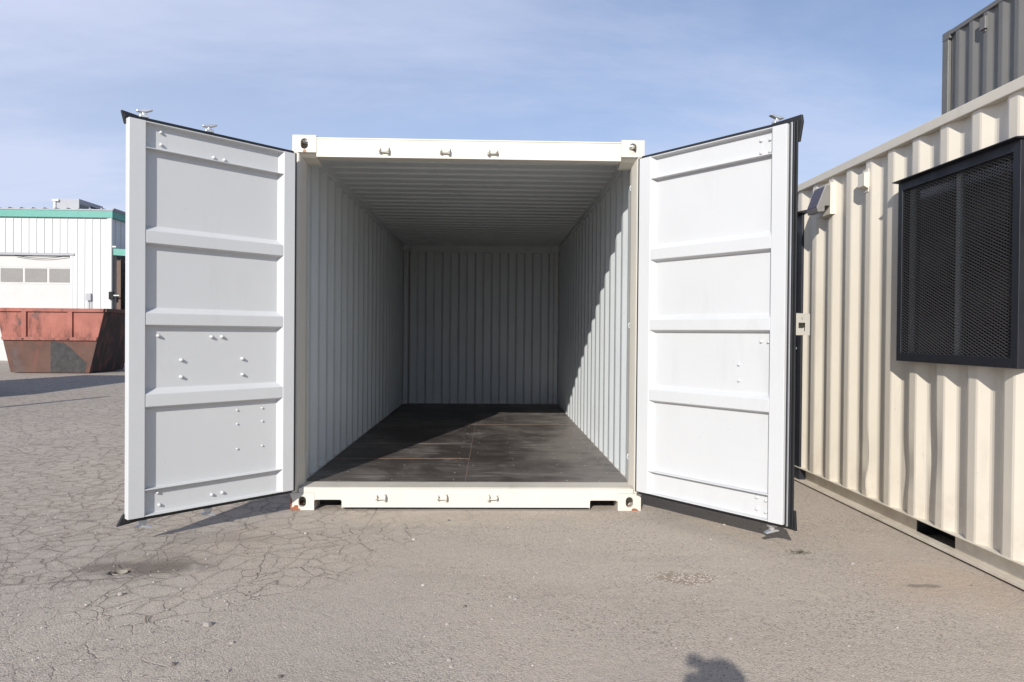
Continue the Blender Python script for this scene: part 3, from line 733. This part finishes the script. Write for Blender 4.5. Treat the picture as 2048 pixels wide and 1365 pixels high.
# ------------------------------------------------------------------ closed containers
def closed_container(name, label, loc, H, mt, group=None, vent=None, Lc=6.058):
    t_ = thing(name, label, 'container', loc, 0, group)
    for xs in (0, 2.438):
        S = -1 if xs == 0 else 1
        mb = MB(); corr(mb, (xs-S*.006, .16, 0), (0, 1, 0), (S, 0, 0), Lc-.32, .15, H-.06, mt, mt, start=.03); mb.build('side_wall', t_)
        x0, x1 = sorted((xs, xs-S*.06)); MB().box(x0, x1, .178, Lc-.178, H-.075, H-.013, mt).build('top_rail', t_, .004)
        MB().box(x0, x1, .178, Lc-.178, .012, .155, mt).build('bottom_rail', t_, .004)
        for y0, y1, S2 in ((0, .178, -1), (Lc-.178, Lc, 1)):
            x0, x1 = sorted((xs, xs-S*.162))
            for z0, z1 in ((0, .118), (H-.118, H)): casting(t_, x0, x1, y0, y1, z0, z1, mt, S2)
            x0, x1 = sorted((xs-S*.003, xs-S*.15)); ya, yb = (.004, .135) if S2 < 0 else (Lc-.135, Lc-.004)
            MB().box(x0, x1, ya, yb, .118, H-.118, mt).build('corner_post', t_, .008)
    for y0, y1 in ((.02, .06), (Lc-.06, Lc-.02)):
        mb = MB(); mb.box(.15, 2.288, y0, y1, .05, H-.02, mt)
        mb.build('end_wall', t_)
    MB().box(.05, 2.388, .06, Lc-.06, H-.05, H-.015, mt).build('roof', t_)
    MB().box(.05, 2.388, .06, Lc-.06, .06, .14, mt).build('floor', t_)
    if vent:
        vm = MB(); y_ = vent
        vm.box(-.030, .030, y_-.055, y_+.055, H-.30, H-.14, mt); vm.box(-.006, .030, y_-.03, y_+.03, H-.33, H-.3001, mt)
        vm.build('vent', t_, .006)
    return t_
GX = 6.45
closed_container('stacked_container', 'grey closed container stacked high behind the beige office container', (GX, 5.0-6.058, 2.5915), 2.896, 'grey', vent=5.18)
closed_container('support_container', 'closed grey container standing on the ground, carrying the stacked grey one', (GX, 5.0-6.058, 0), 2.591, 'grey')
closed_container('parked_container', 'blue-grey closed container left of the view, throwing the wide shadow before the skip', (-12.60, 3.72, 0), 2.591, 'bluegrey')
# pole with its guy wire, left of the view
pole = thing('utility_pole', 'tall timber pole with a guy wire, left of the view, throwing a thin shadow', 'pole', (-9.52, .30, 0))
MAT['timber'] = paint('weathered_timber', (.16, .12, .09), .85, .2, .1)
MB().cyl((0, 0, 0), (0, 0, 4.02), .085, .065, 'timber', 14).build('shaft', pole)
MB().cyl((0, 0, 3.3), (-.9, -.2, 0), .012, .012, 'galv', 6).build('guy_wire', pole)

# ------------------------------------------------------------------ building at the back left
bld = thing('warehouse', 'white metal-sided warehouse with teal roof trim and a roll-up door', 'building', (-14.88, 24, 0))
def ribbed(mb, x0, x1, z0, z1, y=0, m='siding', pitch=.30, axis_='x', rib=.016):
    if axis_ == 'x':
        mb.box(x0, x1, y, y+.05, z0, z1, m); x = x1-.11
        while x > x0+.03:
            mb.prism([(x-.018, y-.0005), (x-.007, y-rib), (x+.007, y-rib), (x+.018, y-.0005)], z0, z1, 'z', m); x -= pitch
    else:
        mb.box(y-.05, y, x0, x1, z0, z1, m); x = x0+.3
        while x < x1:
            mb.prism([(y+.0005, x-.03), (y+rib*2, x-.01), (y+rib*2, x+.01), (y+.0005, x+.03)], z0, z1, 'z', m); x += .4
GL, GR, GT = -5.20, -1.565, 4.16
mb = MB(); ribbed(mb, GR, 0, 0, 5.65, rib=.03); ribbed(mb, GL, GR, GT+.10, 5.65, rib=.03); ribbed(mb, -12, GL, 0, 5.65, rib=.03); mb.build('front_wall', bld)
mb = MB(); ribbed(mb, .055, 18, 0, 5.65, 0, axis_='y'); mb.build('side_wall', bld)
mb = MB(); mb.box(-12, -11.95, .05, 18, 0, 5.6, 'siding'); mb.box(-11.95, -.05, 17.95, 18, 0, 5.6, 'siding'); mb.build('rear_walls', bld)
mb = MB(); mb.box(-12.1, .11, -.10, .0, 5.652, 5.93, 'teal'); mb.box(.0, .11, .0005, 18.1, 5.652, 5.93, 'teal'); mb.build('fascia', bld, .01)
mb = MB(); mb.prism([(-12.12, 5.935), (.13, 5.935), (.13, 5.985), (-6, 6.55), (-12.12, 6.1)], -.12, 18.1, 'y', 'roofgrey') if False else mb.box(-12.12, .13, -.12, 18.1, 5.9305, 5.98, 'roofgrey')
for k in range(28): mb.box(-12+.45*k-.03, -12+.45*k+.03, -.14, 18.1, 5.981, 6.03, 'roofgrey')
mb.build('roof', bld)
# roll-up door with its row of panes
gd = MB(); gd.box(GL, GR, .06, .10, 0, GT, 'garage')
for z in (1.0, 2.0, 3.03, 3.70): gd.box(GL, GR, .052, .0605, z, z+.02, 'garage')
go = gd.build('roll_up_door', bld)
for k in range(4): MB().box(GR-.85*(k+1)-.03*k-.06*k+.0, GR-.85*k-.09*k-.01, .045, .059, 3.11, 3.645, 'gwin').build('window_pane', go)
mb = MB(); mb.box(GL-.1, GR+.16, -.045, .05, GT+.005, GT+.09, 'roofgrey'); mb.box(GR, GR+.10, -.020, .05, 0, GT, 'siding'); mb.build('door_frame', bld)
mb = MB(); pr = None
for k in range(13):
    x = GL+1.5+k*.17; z = GT-.02-.10*math.sin(math.pi*k/12)
    if pr: mb.cyl(pr, (x, -.055, z), .012, .012, 'dark', 6)
    pr = (x, -.055, z)
mb.build('cable', bld)
mb = MB(); mb.cyl((.045, -.07, 0), (.045, -.07, 5.64), .05, .05, 'siding', 12); mb.box(-.12, -.0005, -.055, -.0325, 0, 5.65, 'siding'); mb.build('downpipe', bld)
mb = MB(); mb.box(-.90, -.72, -.12, -.035, 2.40, 2.68, 'roofgrey'); mb.cyl((-.85, -.06, .5), (-.85, -.06, 2.40), .012, .012, 'roofgrey', 6); mb.cyl((-.77, -.06, .5), (-.77, -.06, 2.40), .012, .012, 'roofgrey', 6); mb.build('electric_box', bld)
# lean-to; near-black sheets stand for the shade inside its opening
mb = MB(); mb.prism([(.12, 4.20), (.12, 4.46), (2.6, 4.30), (2.6, 4.04)], -.05, .03, 'y', 'teal'); mb.prism([(.12, 4.40), (.12, 4.44), (2.6, 4.28), (2.6, 4.24)], .031, 6, 'y', 'roofgrey'); mb.build('lean_to_roof', bld)
mb = MB(); mb.box(2.5, 2.58, .04, 6, 0, 4.05, 'siding'); mb.box(.12, 2.5, 5.9, 5.98, 0, 4.2, 'dark'); mb.build('lean_to_wall', bld)
mb = MB(); mb.box(.20, .36, .05, .12, 0, 4.0, 'brown'); mb.box(.36, 2.45, .3, .38, 0, 4.1, 'dark'); mb.build('lean_to_door_and_shade', bld)
mb = MB(); mb.box(.02, .20, -.20, -.12, 1.9+.55, 2.2+.55, 'dark'); mb.cyl((.2, -.16, 2.60), (.42, -.16, 2.60), .03, .03, 'siding'); mb.build('gate_latch', bld)
mb = MB(); mb.box(.12, .26, -.13, -.01, 4.49, 4.55, 'siding'); mb.build('wall_light', bld)
# rooftop unit and flue
ac = thing('rooftop_unit', 'grey box air unit on the warehouse roof', 'air conditioner', (-18.36, 28, 5.98))
mb = MB(); mb.box(-1.0, 0, 0, 2.0, .06, 1.13, 'roofgrey'); mb.box(-.9, -.1, .1, 1.9, 0, .0599, 'dark'); mb.build('housing', ac, .01)
mb = MB(); mb.box(-.02, .008, .9, 1.9, .15, .95, 'dark'); mb.box(.0085, .02, .1, .8, .2, .9, 'grey'); mb.build('grille', ac)
fl = thing('roof_flue', 'small white elbow flue beside the rooftop air unit', 'flue', (-19.42, 28, 5.98))
mb = MB(); mb.cyl((0, 0, 0), (0, 0, 1.0), .07, .07, 'siding'); mb.box(-.09, .20, -.09, .09, 1.0, 1.09, 'siding'); mb.build('pipe', fl)

# ------------------------------------------------------------------ skip
sk = thing('rubbish_skip', 'open-topped rusty red skip with sloping ends in front of the white warehouse', 'skip', (-12.35, 15.85, 0))
def face(z):   # half-width of the front at height z
    return 1.09+(z/1.85)*.44
DEP = 1.9
mb = MB()
def slab(z0, z1, y0, y1, m, inset=0, tgt=None):
    a, b_ = face(z0)-inset, face(z1)-inset
    (tgt or mb).prism([(-a, z0), (a, z0), (b_, z1), (-b_, z1)], y0, y1, 'y', m)
slab(0.02, .935, 0.0, .03, 'skiplow'); slab(.935, 1.84, -.001, .029, 'skipred'); slab(.02, .935, DEP-.03, DEP, 'skiplow'); slab(.935, 1.84, DEP-.03, DEP, 'skipred')
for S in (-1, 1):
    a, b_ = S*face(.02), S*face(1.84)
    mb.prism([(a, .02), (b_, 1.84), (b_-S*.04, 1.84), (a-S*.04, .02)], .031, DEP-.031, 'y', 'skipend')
mb.box(-face(0)+.05, face(0)-.05, .03, DEP-.03, .03, .07, 'skiplow')
mb.build('hull', sk)
mb = MB()
slab(1.745, 1.845, -.055, -.0015, 'skipred', -.0); slab(.935, 1.03, -.055, -.0015, 'skipred')
slab(1.745, 1.845, DEP+.0015, DEP+.055, 'skipred', 0)
for x in (-.70, .58): mb.box(x-.065, x+.065, -.055, -.0016, 1.0305, 1.7445, 'skipred')
for S in (-1, 1): mb.prism([(S*(face(1.74)-.02), 1.75), (S*face(1.84)+S*.05, 1.75), (S*face(1.84)+S*.06, 1.85), (S*(face(1.84)-.02), 1.85)], -.0005, DEP, 'y', 'skiplow')
mb.build('rim_and_ribs', sk, .004)
mb = MB(); mb.prism([(.02, .03), (.98, .03), (1.02, .30), (.62, .68), (.40, .86), (.02, .91)], -.004, -.0005, 'y', 'skippatch'); mb.build('grey_patch', sk)
mb = MB()
for x in (-.73, .54): mb.box(x-.03, x+.03, -.058, -.0555, .95, .99, 'dark')
mb.build('drain_slots', sk)

# ------------------------------------------------------------------ the photographer, whose shadow falls into the picture
def skin_chain(bmv, pts):  # pts: list of (index, co, radius, parent)
    pass
def skinned(name, nodes, parent, mat, sub=2):
    """nodes: dict name -> (co, radius, parentname); the first is the root"""
    me = bpy.data.meshes.new(name); keys = list(nodes)
    me.from_pydata([nodes[k][0] for k in keys], [(keys.index(nodes[k][2]), i) for i, k in enumerate(keys) if nodes[k][2]], [])
    o = bpy.data.objects.new(name, me); COL.objects.link(o)
    md = o.modifiers.new('skin', 'SKIN'); md.use_smooth_shade = True
    sv = me.skin_vertices[0].data
    for i, k in enumerate(keys):
        r_ = nodes[k][1]; sv[i].radius = r_ if isinstance(r_, tuple) else (r_, r_); sv[i].use_root = (i == 0)
    sb = o.modifiers.new('sub', 'SUBSURF'); sb.levels = sb.render_levels = sub
    dg = bpy.context.evaluated_depsgraph_get(); dg.update()
    m2 = bpy.data.meshes.new_from_object(o.evaluated_get(dg)); m2.name = name
    o.modifiers.clear(); o.data = m2; m2.materials.clear(); m2.materials.append(mat)
    m2.polygons.foreach_set('use_smooth', [True]*len(m2.polygons))
    if parent is not None: o.parent = parent
    return o
PX, PY = .125, -5.42
per = thing('person', 'kneeling photographer in a dark jacket whose shadow touches the bottom of the picture', 'person', (PX, PY, 0))
# camera is at local (CAM - P): x=-.037, y=.38, z=1.234
hx, hy, hz = .02, .20, 1.27
body = {
 'pelvis': ((0, -.06, .52), .15, None), 'belly': ((0, -.04, .68), .135, 'pelvis'), 'chest': ((0, -.01, .86), (.17, .125), 'belly'), 'upper': ((0, .03, 1.00), (.15, .105), 'chest'),
 'neck': ((.01, .09, 1.10), .058, 'upper'), 'skull0': ((.015, .15, 1.21), .070, 'neck'), 'skull1': ((.02, .165, 1.295), .088, 'skull0'), 'skull2': ((.02, .155, 1.365), .070, 'skull1'),
 'shR': ((.17, .04, 1.01), .070, 'upper'), 'elR': ((.22, .16, .84), .048, 'shR'), 'foR': ((.19, .27, 1.02), .040, 'elR'), 'wrR': ((.125, .315, 1.165), .028, 'foR'), 'haR': ((.110, .325, 1.215), (.036, .020), 'wrR'),
 'shL': ((-.17, .04, 1.01), .070, 'upper'), 'elL': ((-.20, .18, .84), .048, 'shL'), 'foL': ((-.15, .27, .99), .040, 'elL'), 'wrL': ((-.060, .290, 1.20), .028, 'foL'), 'haL': ((-.028, .305, 1.300), (.040, .024), 'wrL'),
 'hipR': ((.10, -.05, .50), .105, 'pelvis'), 'kneeR': ((.16, .34, .50), .070, 'hipR'), 'calfR': ((.16, .30, .30), .062, 'kneeR'), 'ankR': ((.16, .27, .10), .043, 'calfR'), 'toeR': ((.16, .43, .055), .045, 'ankR'),
 'hipL': ((-.10, -.05, .46), .105, 'pelvis'), 'kneeL': ((-.14, .12, .085), .070, 'hipL'), 'calfL': ((-.14, -.15, .085), .060, 'kneeL'), 'ankL': ((-.14, -.34, .10), .043, 'calfL'), 'toeL': ((-.14, -.40, .05), .045, 'ankL'),
}
bo = skinned('body', body, per, MAT['skin'])
bo.data.materials.append(MAT['jacket']); bo.data.materials.append(MAT['trousers']); bo.data.materials.append(MAT['shoe'])
for p in bo.data.polygons:
    x, y, z = p.center; k = 1
    if z < .56: k = 2
    if (z < .115 and (y > .22 or y < -.30)): k = 3
    if z > 1.115 and abs(x) < .12 and y < .29: k = 0
    if y > .30 and z > 1.06: k = 0
    p.material_index = k
# head features, hair
hm = MB(); HZ = .035
hm.dome((.02, .150, 1.285+HZ), (0, -.35, 1), .094, .098, 'hair', 18); hm.dome((.02, .115, 1.26+HZ), (0, -1, .15), .085, .055, 'hair', 16)
hm.build('hair', per, smooth=True)
mb = MB()
for S in (-1, 1):
    mb.dome((.02+S*.084, .155, 1.255+HZ), (S, -.2, 0), .026, .014, 'skin', 10)
    mb.dome((.02+S*.033, .246, 1.272+HZ), (0, 1, 0), .012, .006, 'grit_light', 10); mb.dome((.02+S*.033, .2515, 1.272+HZ), (0, 1, 0), .005, .002, 'dark', 8)
mb.prism([(.238, 1.275+HZ), (.264, 1.236+HZ), (.240, 1.226+HZ)], .010, .030, 'x', 'skin'); mb.box(-.006, .046, .236, .247, 1.200+HZ, 1.208+HZ, 'brown')
mb.build('face_features', per, .002)
def finger(root, dirs, r=.0085):
    nd = {}; p = Vector(root); nd['a'] = (tuple(p), r, None); prev = 'a'
    for i, (d, l) in enumerate(dirs):
        p = p+Vector(d).normalized()*l; k = 'bcdef'[i]; nd[k] = (tuple(p), r*(.95-.08*i), prev); prev = k
    return nd
for k in range(4):
    z = 1.262-k*.019; L_ = (.030, .033, .031, .025)[k]
    skinned('finger', finger((.10, .325, z), [((.25, 1, 0), L_), ((-.9, .55, 0), L_*.8), ((-1, -.2, 0), L_*.5)]), per, MAT['skin'], 1)
    x = -.085+k*.018
    skinned('finger', finger((-.050+k*.016, .305, 1.315), [((-.05, .1, 1), L_*.9), ((.15, .5, .9), L_*.6), ((.2, .9, .2), L_*.4)]), per, MAT['skin'], 1)
skinned('thumb', finger((.108, .315, 1.225), [((-.4, -.3, .6), .028), ((-.8, .2, .3), .024)], .0095), per, MAT['skin'], 1)
skinned('thumb', finger((-.008, .300, 1.290), [((.9, -.1, .4), .026), ((.8, .3, .1), .022)], .0095), per, MAT['skin'], 1)
camo = thing('camera', 'black camera held at the eye of the kneeling photographer', 'camera', (CAM.x, CAM.y-.012, CAM.z))
mb = MB(); mb.box(-.072, .072, -.115, -.062, -.052, .040, 'black'); mb.box(-.028, .028, -.112, -.056, .0401, .068, 'black'); mb.box(.040, .074, -.108, -.046, -.050, .038, 'rubber'); mb.box(-.036, .034, -.112, -.066, .0682, .118, 'black'); mb.build('camera_body', camo, .006)  # topmost box is an unseen flash added to fill the cast shadow
mb = MB(); mb.cyl((0, -.0615, 0), (0, -.004, 0), .038, .036, 'rubber', 28); mb.build('lens_barrel', camo, .002)
bpy.context.view_layer.update()
